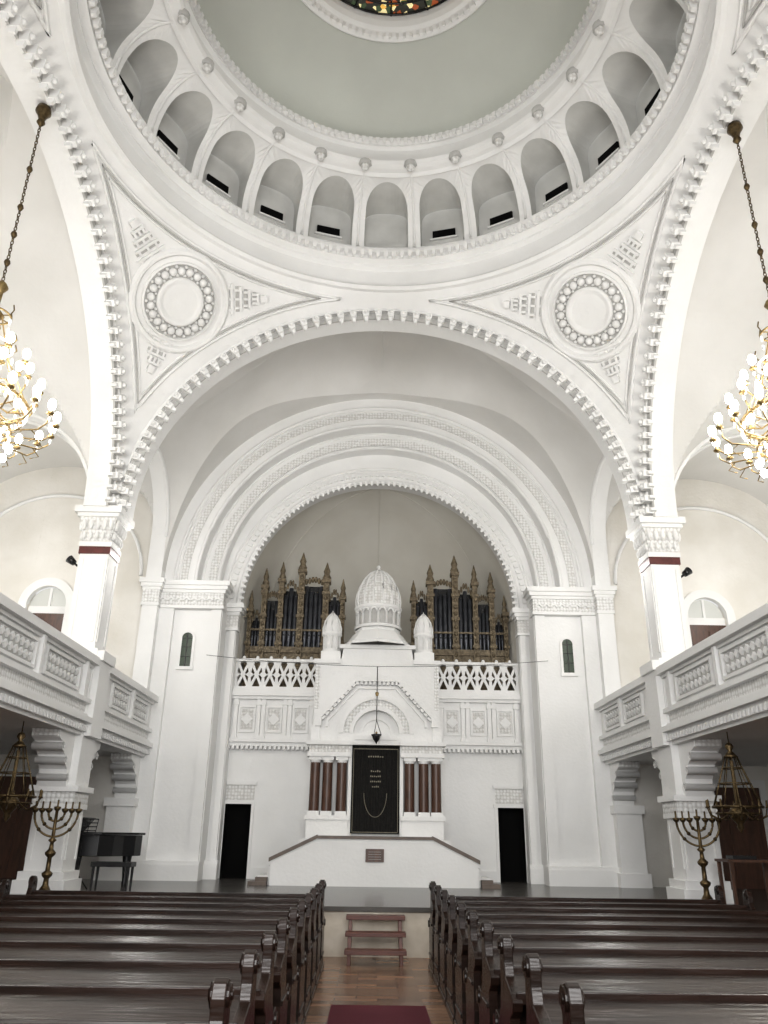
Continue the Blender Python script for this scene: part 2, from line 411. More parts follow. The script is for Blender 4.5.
        ln=[(0.30,7.36),(0.32,7.6),(0.40,7.9)]
        for (h0,z0),(h1,z1) in zip(ln,ln[1:]):
            m.add([(xc-h0,yc-h0,z0),(xc+h0,yc-h0,z0),(xc+h0,yc+h0,z0),(xc-h0,yc+h0,z0),(xc-h1,yc-h1,z1),(xc+h1,yc-h1,z1),(xc+h1,yc+h1,z1),(xc-h1,yc+h1,z1)],MB.BF)
        m.use(PL)
        for i in range(5):
            a=-.28+.14*i
            for (dx,dy) in((a,-.37),(a,.37),(-.37,a),(.37,a)):
                m.sph((xc+dx,yc+dy,7.74),(0.055,0.055,0.13),6,5); m.sph((xc+dx*.92,yc+dy*.92,7.50),(0.045,0.045,0.09),6,5)
        sq(0.43,7.9,7.98); sq(0.49,7.98,8.12)
        m.box(xc-0.18,xc+0.17,yc-0.2,yc+0.3,8.1,9.0)
        m.obj('crossing_pier')
    m=MB(); m.M=M; m.use(PL); m.box(SV,XI,16.28,16.56,4.94,9.15); m.box(SV,XI,20.04,20.4,4.94,9.15)
    for z0,z1,g in((7.20,7.27,.03),(7.62,7.70,.04),(7.70,7.80,.08),(7.80,7.92,.12)): m.box(SV-g,XI+g,20.04-g,20.4,z0,z1)
    m.use(RL); m.box(SV-.01,XI+.02,20.02,20.4,7.27,7.62)
    m.obj('trim_5' if sgn>0 else 'trim_6')
    # gallery
    m=MB(); m.M=M; y0,y1=-4.0,YF-.01
    m.use(PL)
    m.box(5.72,XO-.01,y0,y1,3.46,3.85)
    def strip(x,z0,z1,xb=5.95): m.box(x,xb,y0,y1,z0,z1)
    strip(5.66,3.44,3.60); strip(5.60,3.60,3.66); strip(5.50,3.66,3.76); strip(5.60,3.76,3.82)
    m.use(RL); strip(5.66,3.82,4.02); m.use(PL)
    strip(5.56,4.02,4.10); strip(5.66,4.10,4.72); strip(5.60,4.70,4.76); strip(5.50,4.76,4.90); strip(5.60,4.90,4.94)
    y=y0
    while y<y1-0.1:
        m.box(5.56,5.68,y,y+0.07,3.50,3.60); y+=0.14
    def panel(ya,yb):
        m.use(PL)
        for z in(4.17,4.60): m.box(5.60,5.68,ya,yb,z,z+0.05)
        for yy in(ya,yb-0.05): m.box(5.60,5.68,yy,yy+0.05,4.17,4.65)
        m.use(GR); m.box(5.65,5.68,ya+.08,yb-.08,4.25,4.57); m.use(PL)
        k=int((yb-ya-.2)/0.17)
        for i in range(k):
            yy=ya+.1+(yb-ya-.2)*(i+.5)/k
            for zz in(4.33,4.49): m.cbox((5.635,yy,zz),(0.05,0.095,0.095),Matrix.Rotation(pi/4,3,'X'))
    for a,b in((17.0,18.3),(18.6,19.9),(4.9,6.6),(7.0,8.7),(9.1,10.8),(11.2,12.9),(13.3,15.0)): panel(a,b)
    m.box(5.50,5.76,15.67,16.33,3.43,5.0); m.box(5.44,5.8,15.62,16.38,4.87,5.06)
    m.box(5.56,5.75,18.38,18.52,4.1,4.75)
    for yy in(15.17,12.98,10.88,8.78,6.68): m.box(5.56,5.75,yy,yy+.1,4.1,4.75)
    def brk(ya,d):
        prof_=[(ya,2.45),(ya+d*.10,2.47),(ya+d*.16,2.6),(ya+d*.20,2.80),(ya+d*.34,2.90),(ya+d*.40,3.04),(ya+d*.56,3.12),(ya+d*.64,3.26),(ya+d*.80,3.32),(ya+d*.84,3.455),(ya,3.455)]
        m.use(PL); m.prism(prof_,'x',5.76,6.26)
        for (yy,zz,r) in((.17,2.66,.065),(.38,2.94,.07),(.62,3.17,.075)):
            m.tube([(5.73,ya+d*yy,zz),(6.29,ya+d*yy,zz)],r,12)
            m.tube([(5.715,ya+d*yy,zz),(6.305,ya+d*yy,zz)],r*.45,10)
        m.use(RL); m.box(5.78,6.24,min(ya+d*.82,ya+d*.87),max(ya+d*.82,ya+d*.87),3.33,3.45)
    brk(15.66,-1); brk(16.34,1); brk(20.36,-1); brk(4.34,1)
    m.use(PL); m.box(5.74,6.34,20.0,y1,PF,2.45); m.box(5.68,6.40,19.94,y1,2.3,2.48); m.box(5.68,6.40,19.94,y1,PF,PF+.3)
    m.obj('gallery_balcony')

# ---------------------------------------------------------------- front wall
m=MB().use(PL); AZ=7.9; A3=7.52
m.arch(4.87,4.87,5.85,6.1,0,AZ,20.4,20.85,96)
m.arch(4.35,4.35,5.2,5.2,0,AZ,20.8,21.25,96)
m.arch(3.80,3.80,5.1,5.1,0,A3,21.2,21.6,96)
for R_,yy,r,zc in((5.48,20.4,.05,AZ),(5.38,20.4,.03,AZ),(4.92,20.4,.05,AZ),(4.40,20.8,.04,AZ),(4.82,20.8,.03,AZ),(4.28,21.2,.03,A3),(4.20,21.2,.02,A3),(3.88,21.2,.05,A3)):
    m.tube([(R_*math.cos(t),yy,zc+R_*math.sin(t)) for t in lin(0,pi,90)],r,6)
m.use(RL)
m.arch(5.14,5.14,5.32,5.32,0,AZ,20.37,20.42,96)
m.arch(4.46,4.46,4.68,4.68,0,AZ,20.77,20.82,96)
m.use(PL)
for i in range(72):
    t=pi*(i+.5)/72; c,q=math.cos(t),math.sin(t); R=Matrix.Rotation(pi/2-t,3,'Y')
    m.cbox((3.80*c,21.2,A3+3.80*q),(0.10,0.14,0.14),R,0.5)
    m.cbox((4.08*c,21.17,A3+4.08*q),(0.09,0.06,0.12),R)
DX0,DX1=3.15,3.82
for sx in(1,-1):
    m.M=ID if sx>0 else MIR
    m.box(DX0,4.3,YW,YW+.4,2.44,5.2); m.box(DX1,4.4,YW-.02,YW+.4,PF,2.5); m.box(1.4,DX0,YW,YW+.4,PF,5.2)
    m.box(DX0-.07,DX0,YW-.05,YW,PF,2.5); m.box(DX0-.1,DX1,YW-.06,YW,2.44,2.52); m.box(DX0-.1,DX1,YW-.07,YW,2.9,2.98)
    m.use(RL); m.box(DX0-.05,DX1,YW-.03,YW,2.54,2.9); m.use(PL)
    m.box(1.6,DX0-.07,YW-.05,YW,PF,PF+.25)
    m.box(3.84,4.3,21.15,21.6,PF,7.54)
    m.box(4.12,5.70,20.45,21.6,PF,7.9)
    m.box(5.38,5.76,20.30,20.5,PF,7.3); m.box(4.14,4.40,20.36,20.5,PF,7.3)
    m.box(3.86,4.02,21.08,21.2,PF,7.0)
    for z0,z1,g in((PF,PF+.35,.08),(PF+.35,PF+.42,.05)):
        m.box(4.08,5.84,20.22-g+.04,20.6,z0,z1); m.box(3.80,4.3,21.02-g+.04,21.3,z0,z1)
    for z0,z1,g in((7.20,7.27,.05),(7.62,7.70,.06),(7.70,7.80,.12),(7.80,7.92,.18)):
        m.box(4.12-g,5.82+g,20.32-g-.04,20.7,z0,z1); m.box(3.84-g,4.3,21.12-g-.04,21.4,z0-.38,z1-.38)
    m.use(RL); m.box(4.10,5.80,20.27,20.6,7.27,7.62); m.box(3.80,4.3,21.05,21.3,6.89,7.24)
    m.use(PL)
    for i in range(8):
        x=4.24+.205*i; m.arch(.05,.05,.09,.09,x,7.40,20.22,20.30,10); m.box(x-.02,x+.02,20.24,20.3,7.32,7.42)
    m.arch(.14,.14,.20,.20,4.97,6.45,20.41,20.5,12); m.box(4.77,4.83,20.41,20.5,5.7,6.45); m.box(5.11,5.17,20.41,20.5,5.7,6.45); m.box(4.75,5.19,20.39,20.5,5.62,5.7)
    xa,xb=1.5,3.9
    m.box(xa,xb,YW-.12,YW+.3,3.95,5.2)
    for z0,z1,g in((3.86,3.96,.10),(3.96,4.04,.18),(5.06,5.14,.20),(5.14,5.24,.26),(5.24,5.32,.18)): m.box(xa,xb,YW-g-.02,YW+.3,z0,z1)
    for i in range(20):
        x=xa+(xb-xa)*(i+.5)/20; m.box(x-.03,x+.03,YW-.2,YW,3.78,3.87)
    for x in(1.72,2.30,2.42,3.00,3.12,3.72):
        m.box(x-.05,x+.05,YW-.19,YW,4.04,5.08); m.box(x-.07,x+.07,YW-.21,YW,4.9,5.0); m.box(x-.07,x+.07,YW-.21,YW,4.04,4.12)
    for x0,x1 in((1.8,2.22),(2.5,2.92),(3.2,3.64)):
        for z in(4.2,4.84): m.box(x0,x1,YW-.16,YW,z,z+.04)
        for x in(x0,x1-.04): m.box(x,x+.04,YW-.16,YW,4.2,4.88)
        m.use(RL); m.box(x0+.07,x1-.07,YW-.135,YW,4.28,4.80); m.use(PL)
        m.cbox(((x0+x1)/2,YW-.13,4.54),(.22,.06,.22),Matrix.Rotation(pi/4,3,'Y'))
    # criss-cross lattice balustrade
    nb=6; w=(3.82-1.62)/nb
    m.box(1.5,3.9,YW-.12,YW+.10,5.32,5.40); m.box(1.5,3.9,YW-.13,YW+.11,6.08,6.15)
    for i in range(nb+1):
        x=1.62+w*i
        m.prism([(x-.10,5.40),(x+.10,5.40),(x+.05,5.50),(x+.035,5.66),(x-.035,5.66),(x-.05,5.50)],'y',YW-.05,YW+.03)
        m.prism([(x-.035,5.80),(x+.035,5.80),(x+.06,5.94),(x+.12,6.08),(x-.12,6.08),(x-.06,5.94)],'y',YW-.05,YW+.03)
        m.cbox((x,YW-.01,5.73),(.15,.10,.15),Matrix.Rotation(pi/4,3,'Y'))
        if i<nb:
            xm=x+w/2; h=w/2
            for s_ in(-1,1):
                m.prism([(xm-s_*h,5.42),(xm-s_*h+s_*.075,5.42),(xm+s_*h,6.06),(xm+s_*h-s_*.075,6.06)],'y',YW-.035,YW+.015)
            m.cbox((xm,YW-.01,5.74),(.12,.09,.12),Matrix.Rotation(pi/4,3,'Y'))
            m.sph((xm,YW-.01,6.19),(.05,.05,.06),6,5)
    m.box(0,3.75,YW+.1,25.2,5.0,5.2)
m.M=ID
m.box(-1.6,1.6,YW,YW+.4,PF,5.2)
m.obj('wall_front')
for sx in(1,-1):
    m=MB(); m.M=ID if sx>0 else MIR
    m.use(DK); m.box(DX0,DX1,YW+.25,YW+.32,PF,2.44); m.box(DX0+.004,DX0+.02,YW+.01,YW+.3,PF,2.44); m.box(DX1-.02,DX1-.004,YW+.01,YW+.3,PF,2.44); m.box(DX0,DX1,YW+.01,YW+.3,2.415,2.436)
    for z in(.85,1.65): m.box(DX0+.1,DX1-.1,YW+.23,YW+.26,z,z+.7)
    m.obj('door_1' if sx>0 else 'door_2')
    m=MB(); m.M=ID if sx>0 else MIR
    m.use(GLS); m.box(4.83,5.11,20.43,20.445,5.7,6.45); m.arch(0,0,.14,.14,4.97,6.45,20.43,20.443,12)
    m.use(BK); m.box(4.96,4.98,20.42,20.44,5.7,6.58)
    for z in(5.95,6.2,6.43): m.box(4.83,5.11,20.42,20.43,z,z+.015)
    m.obj('window_1' if sx>0 else 'window_2')
m=MB().use(AP); AR=3.88; AYc=21.6
m.grid(lambda u,v:(AR*math.cos(pi*u),AYc+AR*math.sin(pi*u),5.0+(A3-5.0)*v),48,2)
m.grid(lambda u,v:(AR*math.cos(pi*u)*math.cos(v*pi/2),AYc+AR*math.sin(pi*u)*math.cos(v*pi/2),A3+AR*math.sin(v*pi/2)),48,24)
m.tube([(3.85*math.cos(a),AYc+3.85*math.sin(a),A3) for a in lin(0,pi,40)],0.04)
for k in(1,3,5):
    a=pi*k/6; m.tube([(3.87*math.cos(a)*math.cos(t),AYc+3.87*math.sin(a)*math.cos(t),A3+3.87*math.sin(t)) for t in lin(0,1.5,20)],0.010)
m.obj('ceiling_apse')
# ---------------------------------------------------------------- organ
m=MB()
for sx in(1,-1):
    m.M=ID if sx>0 else MIR
    Yo=22.3
    m.use(OG); m.box(1.0,3.70,Yo+.02,Yo+.75,5.2,6.6)
    posts=[(3.68,8.25,.055),(3.30,8.95,.07),(2.82,9.15,.07),(2.24,9.45,.085),(1.52,9.15,.085),(1.03,8.65,.065)]
    for x,z,w in posts:
        m.use(OG)
        m.box(x-w,x+w,Yo-.12,Yo+.1,5.2,z-.55)
        for zz in(6.7,7.5,8.2):
            if zz<z-.6: m.box(x-w-.03,x+w+.03,Yo-.16,Yo+.1,zz,zz+.08)
        m.box(x-w-.04,x+w+.04,Yo-.17,Yo+.12,z-.6,z-.5)
        m.lathe([(w*1.0,0),(w*1.5,.08),(w*.9,.2),(w*1.2,.28),(w*.6,.42),(0.01,.56)],(x,Yo,z-.5),8)
        zz=6.5
        while zz<z-.7:
            m.sph((x,Yo-.13,zz),(w*.7,.05,.07),6,4); zz+=.2
    tops=[7.75,8.35,8.65,8.8,8.4]
    for i in range(5):
        xa=posts[i+1][0]+posts[i+1][2]; xb=posts[i][0]-posts[i][2]
        n=max(3,int((xb-xa)/.115)); w=(xb-xa)/n
        m.use(PIPE)
        for k in range(n):
            x=xa+w*(k+.5); f=abs((k+.5)/n-.5)*2
            zt=tops[i]-.35*(f if i%2==0 else 1-f)
            m.lathe([(.02,0),(w*.44,.28),(w*.44,zt-6.85),(w*.40,zt-6.85)],(x,Yo+.02,6.60),10)
            m.use(BK); m.cbox((x,Yo-.02,7.0),(w*.3,.04,.05)); m.use(PIPE)
        m.use(OG)
        m.box(xa,xb,Yo-.06,Yo+.06,6.50,6.66)
        m.box(xa,xb,Yo-.07,Yo-.03,7.12,7.17)
        k2=6
        for k in range(k2):
            x=xa+(xb-xa)*(k+.5)/k2; f=abs((k+.5)/k2-.5)*2
            zz=tops[i]-.12-.1*f if i%2 else tops[i]-.05-.3*f
            m.sph((x,Yo-.02,zz),((xb-xa)/k2*.55,.05,.10),6,5)
        m.use(BK); m.box(xa,xb,Yo+.15,Yo+.25,6.6,tops[i]-.3)
    m.use(OG)
    for i in range(9):
        x=1.15+.30*i; m.cbox((x,Yo-.02,6.3),(.2,.08,.2),Matrix.Rotation(pi/4,3,'Y')); m.sph((x,Yo-.05,6.3),.05,6,5)
    m.box(1.0,3.70,Yo-.04,Yo+.1,5.95,6.03)
m.obj('pipe_organ')
# ---------------------------------------------------------------- torah ark
m=MB().use(PL); YA=20.80
m.box(-1.62,1.62,YA,YW-.01,PF,4.0)
m.prism([(-1.62,3.9),(-1.62,5.9),(-1.5,6.0),(-.95,6.05),(-.9,6.35),(.9,6.35),(.95,6.05),(1.5,6.0),(1.62,5.9),(1.62,3.9)],'y',YA,YW-.01)
for sx in(1,-1):
    m.M=ID if sx>0 else MIR
    m.box(.66,1.66,YA-.35,YA,PF,2.08); m.box(.62,1.70,YA-.39,YA,2.08,2.18)
    for x in(.84,1.19,1.50):
        m.use(COL); m.lathe([(.125,0),(.12,1.14)],(x,YA-.2,2.27),16)
        m.use(PL); m.box(x-.14,x+.14,YA-.33,YA-.07,2.18,2.27); m.lathe([(.11,0),(.15,.07),(.15,.1)],(x,YA-.2,3.38),12); m.box(x-.15,x+.15,YA-.34,YA-.06,3.46,3.54)
    m.use(PL)
    m.box(.62,1.70,YA-.38,YA,3.54,3.64)
    m.use(RL); m.box(.64,1.66,YA-.34,YA,3.64,3.82); m.use(PL); m.box(.60,1.74,YA-.42,YA,3.82,3.92)
    m.box(.60,.68,YA-.25,YA,1.68,3.95)
    m.prism([(1.56,4.30),(1.56,4.62),(.62,5.62),(0,5.62),(0,5.44),(.54,5.44),(1.40,4.52),(1.40,4.30)],'y',YA-.14,YA)
    m.prism([(1.30,4.30),(1.30,4.46),(.50,5.32),(0,5.32),(0,5.26),(.48,5.26),(1.23,4.44),(1.23,4.30)],'y',YA-.07,YA)
    for i in range(9):
        f=(i+.5)/9; m.cbox((1.40-.85*f,YA-.08,4.46+.93*f),(.06,.12,.10),Matrix.Rotation(-.8,3,'Y'))
    for i in range(5): m.box(.04+.11*i,.10+.11*i,YA-.12,YA,5.36,5.45)
    m.box(1.44,1.66,YA-.08,YA,3.92,4.32)
    m.box(.96,1.66,YA-.08,YW-.01,5.92,6.02)
    m.use(RL); m.box(1.50,1.60,YA-.03,YA,4.75,5.85); m.use(PL)
    T=(1.24,YA+.3,6.02)
    m.box(T[0]-.26,T[0]+.26,T[1]-.26,T[1]+.26,6.02,6.25)
    m.lathe([(.25,.22),(.25,.30),(.20,.34),(.20,.66),(.27,.70),(.27,.76),(.245,.78),(.24,.90),(.20,1.08),(.12,1.22),(.03,1.32),(0.0,1.42)],T,16)
    for k in range(8):
        a=2*pi*k/8; m.tube([(T[0]+.21*math.cos(a),T[1]+.21*math.sin(a),6.34),(T[0]+.21*math.cos(a),T[1]+.21*math.sin(a),6.72)],.03,5)
        m.tube([(T[0]+r*math.cos(a),T[1]+r*math.sin(a),6.02+z) for r,z in((.25,.78),(.245,.92),(.20,1.1),(.12,1.24),(.02,1.34))],.02,5)
m.M=ID
m.use(RL); m.arch(.68,.68,.84,.84,0,4.12,YA-.2,YA,32); m.use(PL)
m.arch(.84,.84,.94,.94,0,4.12,YA-.26,YA,32); m.arch(.58,.58,.68,.68,0,4.12,YA-.24,YA,32)
m.arch(.36,.36,.44,.44,0,4.12,YA-.06,YA,32); m.box(-.44,-.36,YA-.06,YA,4.0,4.12); m.box(.36,.44,YA-.06,YA,4.0,4.12)
m.box(-.68,.68,YA-.27,YA,3.84,3.96); m.box(-.93,.93,YA-.22,YA,3.92,4.12); m.box(-.52,.52,YA-.30,YA-.2,3.96,4.06)
m.box(-1.0,1.0,YA-.06,YW-.01,6.32,6.42)
D=(0,YA+.45,6.42)
m.lathe([(.95,0),(.95,.08),(.88,.10),(.80,.2),(.68,.36),(.60,.42),(.62,.47),(.60,.5)],D,8,smooth=False)
m.use(GR); m.lathe([(.56,.50),(.56,1.05)],D,32); m.use(PL)
m.lathe([(.62,.5),(.66,.54),(.62,.58),(.56,.60)],D,32); m.lathe([(.56,.98),(.64,1.04),(.66,1.1),(.60,1.14)],D,32)
for k in range(16):
    a=2*pi*k/16
    m.tube([(.58*math.cos(a),D[1]+.58*math.sin(a),7.02),(.58*math.cos(a),D[1]+.58*math.sin(a),7.36)],.035,6)
    b=a+pi/16; pts=[]
    for t in lin(0,pi,8):
        aa=b+.15*math.cos(t); pts.append((.60*math.cos(aa),D[1]+.60*math.sin(aa),7.32+.11*math.sin(t)))
    m.tube(pts,.028,5)
dp=[(.60,1.14),(.615,1.3),(.59,1.5),(.52,1.72),(.40,1.95),(.24,2.12),(.10,2.2),(.05,2.26),(.07,2.32),(0,2.4)]
m.use(RL); m.lathe(dp,D,32); m.use(PL)
for k in range(14):
    a=2*pi*k/14; m.tube([(r*math.cos(a),D[1]+r*math.sin(a),D[2]+z) for r,z in dp[:7]],.03,5)
m.use(VEL); m.box(-.60,.60,YA-.12,YA-.01,1.78,3.84)
for i in range(9):
    x=-.52+.13*i; m.tube([(x,YA-.12,1.8),(x,YA-.12,3.82)],.035,6)
m.use(EMB)
for z in(1.80,3.74): m.box(-.56,.56,YA-.17,YA-.15,z,z+.015)
for x in(-.56,.548): m.box(x,x+.012,YA-.17,YA-.15,1.8,3.76)
m.tube([(.28*math.cos(t),YA-.17,2.70+.55*math.sin(t)) for t in lin(pi,2*pi,24)],.009,4)
for z,n,w in((3.55,7,.05),(3.20,5,.045),(3.08,6,.04),(2.96,6,.04),(2.84,4,.04)):
    for i in range(n):
        h=random.uniform(.4,.9)
        m.box((i-n/2+.2)*w*1.15,(i-n/2+.75)*w*1.15,YA-.17,YA-.155,z,z+w*h)
m.use(PL)
m.box(-1.30,1.30,18.95,YA-.3,PF,1.66)
for sx in(1,-1):
    m.M=ID if sx>0 else MIR
    m.prism([(1.30,PF),(1.30,1.66),(2.28,1.20),(2.28,PF)],'y',18.95,19.2)
    m.use(RAIL); m.prism([(1.28,1.66),(1.28,1.74),(2.32,1.26),(2.32,1.18)],'y',18.92,19.24); m.use(PL)
    for i in range(5): m.box(1.3,1.5+.22*(4-i)+.2,19.2,20.3,PF+.19*i,PF+.19*(i+1))
    m.use(RAIL); m.box(2.35,2.75,18.95,19.5,PF,PF+.08); m.box(2.35,2.6,19.0,19.5,PF+.08,PF+.16); m.use(PL)
m.M=ID
m.use(RAIL); m.box(-1.30,1.30,18.92,19.0,1.66,1.72)
m.use(BR); m.box(-.20,.20,18.92,18.95,1.20,1.46)
m.use(GR)
for i in range(4): m.box(-.14,.14,18.908,18.916,1.25+.05*i,1.255+.05*i)
m.obj('torah_ark')
# ---------------------------------------------------------------- hanging eternal lamp on wire
m=MB().use(BK)
w=[(x,20.25,5.75+0.22*(x/4.4)**2) for x in lin(-4.4,4.4,30)]
m.tube(w,.006,4)
m.tube([(0,20.25,5.75),(0,20.25,4.4)],.012,5)
m.use(GD); m.lathe([(.0,.12),(.05,.08),(.03,0)],(0,20.25,5.0),8)
m.use(BK)
for k in range(3):
    a=2*pi*k/3; m.tube([(0,20.25,4.4),(.12*math.cos(a),20.25+.12*math.sin(a),4.05)],.008,4)
m.lathe([(.12,0),(.13,.04),(.12,.04),(.08,-.08),(.03,-.14),(0.0,-.2)],(0,20.25,4.02),14)
m.use(GD); m.sph((0,20.25,4.10),.03,6,5)
m.obj('eternal_lamp')
# ---------------------------------------------------------------- pews
def pew(x0,x1):
    m=MB().use(PW)
    m.box(x0,x1,-.03,.01,.10,.92)
    m.box(x0,x1,.0,.40,.41,.45); m.box(x0,x1,.36,.38,.05,.42)
    m.prism([(-.34,.82),(-.34,.85),(.04,.945),(.06,.925),(.04,.90)],'x',x0,x1)
    m.box(x0,x1,.0,.055,.92,.965)
    m.box(x0,x1,-.36,-.33,.81,.87)
    m.box(x0,x1,-.30,-.04,.55,.575); m.box(x0,x1,-.30,-.20,.10,.13)
    n=5
    for i in range(n):
        a=x0+(x1-x0)*i/n+.06; b=x0+(x1-x0)*(i+1)/n-.06
        for z in(.16,.48): m.box(a,b,-.045,-.03,z,z+.04)
        for x in(a,b-.04): m.box(x,x+.04,-.045,-.03,.16,.52)
    prof=[(-.36,0),(.42,0),(.42,.10),(.36,.16),(.36,.50),(.42,.56),(.42,.62),(.36,.66),(.20,.64),(.12,.72),(.08,.86),(.085,1.00),(.08,1.09),(.04,1.14),(-.02,1.155),(-.06,1.14),(-.085,1.08),(-.085,1.0),(-.12,.92),(-.34,.86),(-.38,.82),(-.36,.77),(-.26,.72),(-.24,.16),(-.36,.10)]
    for x in(x0-.03,x1-.03):
        m.prism(prof,'x',x,x+.06)
        m.tube([(x-.015,-.005,1.085),(x+.075,-.005,1.085)],.05,14,smooth=False)
        m.tube([(x-.025,-.005,1.085),(x+.085,-.005,1.085)],.022,10,smooth=False)
        m.tube([(x-.015,.36,.585),(x+.075,.36,.585)],.045,12,smooth=False)
        m.box(x-.012,x+.072,-.20,.30,.20,.23); m.box(x-.012,x+.072,-.20,.05,.60,.63)
        m.box(x-.012,x+.072,-.38,.44,0.004,.07)
    return m
p=pew(.78,4.85).obj('wooden_pew',0.006)
ys=[12.35-.92*i for i in range(13)]
p.location=(0,ys[0],0)
inst(p,(-5.63,ys[0],0))
for y in ys[1:]:
    if y<1.2: continue
    inst(p,(0,y,0)); inst(p,(-5.63,y,0))
m=MB().use(STEPW)
for i,(y,z) in enumerate(((12.95,.20),(13.25,.40),(13.54,.60))):
    m.box(-.46,.44,y,y+.26,z-.055,z)
for x in(-.42,.34): m.prism([(12.98,0),(13.12,0),(13.82,.44),(13.82,.54),(13.56,.54),(13.50,.35),(13.27,.35),(13.2,.15),(12.98,.15)],'x',x,x+.05)
m.obj('wooden_steps',.006)
# ---------------------------------------------------------------- big chandeliers
def bigchand():
    m=MB().use(BZ)
    m.lathe([(.02,0),(.11,-.02),(.13,-.12),(.08,-.2),(.05,-.3),(.07,-.36),(.03,-.42),(.0,-.45)],(0,0,0),16)
    z=-.42; i=0
    while z>-3.8:
        if i%2: m.tube([(.022*math.cos(t),0,z-.04+.045*math.sin(t)) for t in lin(0,2*pi,8)[:-1]],.009,4,True)
        else: m.tube([(0,.022*math.cos(t),z-.04+.045*math.sin(t)) for t in lin(0,2*pi,8)[:-1]],.009,4,True)
        z-=.07; i+=1
    for zz in(-1.4,-2.2,-2.75,-3.3): m.lathe([(0,.09),(.04,.04),(.05,0),(.03,-.05),(0,-.09)],(0,0,zz),10)
    m.M=Matrix.Translation((0,0,-3.65))@Matrix.Scale(1.16,4)@Matrix.Translation((0,0,3.2))
    m.use(GD)
    m.lathe([(0.02,-3.2),(.06,-3.24),(.09,-3.3),(.04,-3.38),(.03,-3.6),(.07,-3.68),(.12,-3.74),(.04,-3.82),(.03,-4.3),(.07,-4.36),(.04,-4.44),(.03,-5.0),(.08,-5.08),(.13,-5.2),(.15,-5.3),(.10,-5.42),(.04,-5.6),(.08,-5.68),(.03,-5.8),(0,-5.92)],(0,0,0),14)
    def ring(r,z,t,n=32): m.tube([(r*math.cos(a),r*math.sin(a),z) for a in lin(0,2*pi,n)[:-1]],t,5,True)
    for r,z,k in((.20,-3.74,6),(.30,-4.20,8)):
        ring(r,z,.014)
        for i in range(k):
            a=2*pi*i/k; m.use(GD); m.tube([(0,0,z),(r*math.cos(a),r*math.sin(a),z)],.010,4)
            m.tube([(r*math.cos(a),r*math.sin(a),z),(r*1.2*math.cos(a),r*1.2*math.sin(a),z+.08),(r*1.1*math.cos(a),r*1.1*math.sin(a),z+.16)],.010,4)
            m.use(CRY); m.sph((r*1.1*math.cos(a),r*1.1*math.sin(a),z-.1),(.02,.02,.05),6,5)
    m.use(GD)
    for i in range(8):
        a=2*pi*i/8
        m.tube([(.1*math.cos(a),.1*math.sin(a),-3.75),(.30*math.cos(a),.30*math.sin(a),-4.4),(.62*math.cos(a),.62*math.sin(a),-5.0)],.009,4)
    ring(.62,-5.0,.022); ring(.48,-5.35,.018); ring(.34,-5.6,.015)
    m.use(CRY)
    for k in range(48):
        a=2*pi*k/48; m.sph((.62*math.cos(a),.62*math.sin(a),-5.09),(.018,.018,.05),5,4)
        if k%2: m.sph((.48*math.cos(a),.48*math.sin(a),-5.44),(.018,.018,.05),5,4)
        if k%3==0: m.sph((.34*math.cos(a),.34*math.sin(a),-5.69),(.018,.018,.05),5,4)
    def arm(a,R,zt,zb,r0):
        c,q=math.cos(a),math.sin(a)
        m.use(GD)
        m.tube([(r*c,r*q,z) for r,z in((r0,zb),(r0+.2,zb-.12),(R-.12,zb-.10),(R-.02,zt-.16),(R,zt-.03))],.011,5)
        m.tube([((R-.2)*c,(R-.2)*q,zb-.1),((R-.1)*c,(R-.1)*q,zb-.2),((R-.2)*c,(R-.2)*q,zb-.26)],.008,4)
        m.lathe([(.0,0),(.045,.01),(.05,.03),(.025,.04),(.02,.09)],(R*c,R*q,zt-.05),7)
        m.use(CRY); m.sph((R*c,R*q,zt-.1),(.016,.016,.04),5,4)
        m.use(BULB); m.sph((R*c,R*q,zt+.10),(.050,.050,.075),8,6)
    for i in range(18): arm(2*pi*i/18,.97,-5.15,-5.3,.2)
    for i in range(12): arm(2*pi*(i+.5)/12,.72,-4.75,-5.0,.2)
    for i in range(8): arm(2*pi*(i+.3)/8,.48,-4.35,-4.55,.05)
    for i in range(10):
        a=2*pi*(i+.5)/10; m.use(BULB); m.sph((.5*math.cos(a),.5*math.sin(a),-5.60),(.045,.045,.06),7,5)
    m.M=ID
    return m
ZT=13.2
bc=bigchand().obj('brass_chandelier'); bc.location=(5.93,CY,ZT)
inst(bc,(-5.93,CY,ZT))
for X in(5.93,-5.93):
    ld=bpy.data.lights.new('chandelier_light','POINT'); ld.energy=440; ld.color=(1,.96,.90); ld.shadow_soft_size=.5
    lo=bpy.data.objects.new('chandelier_light',ld); sc.collection.objects.link(lo); lo.location=(X,CY,7.4)
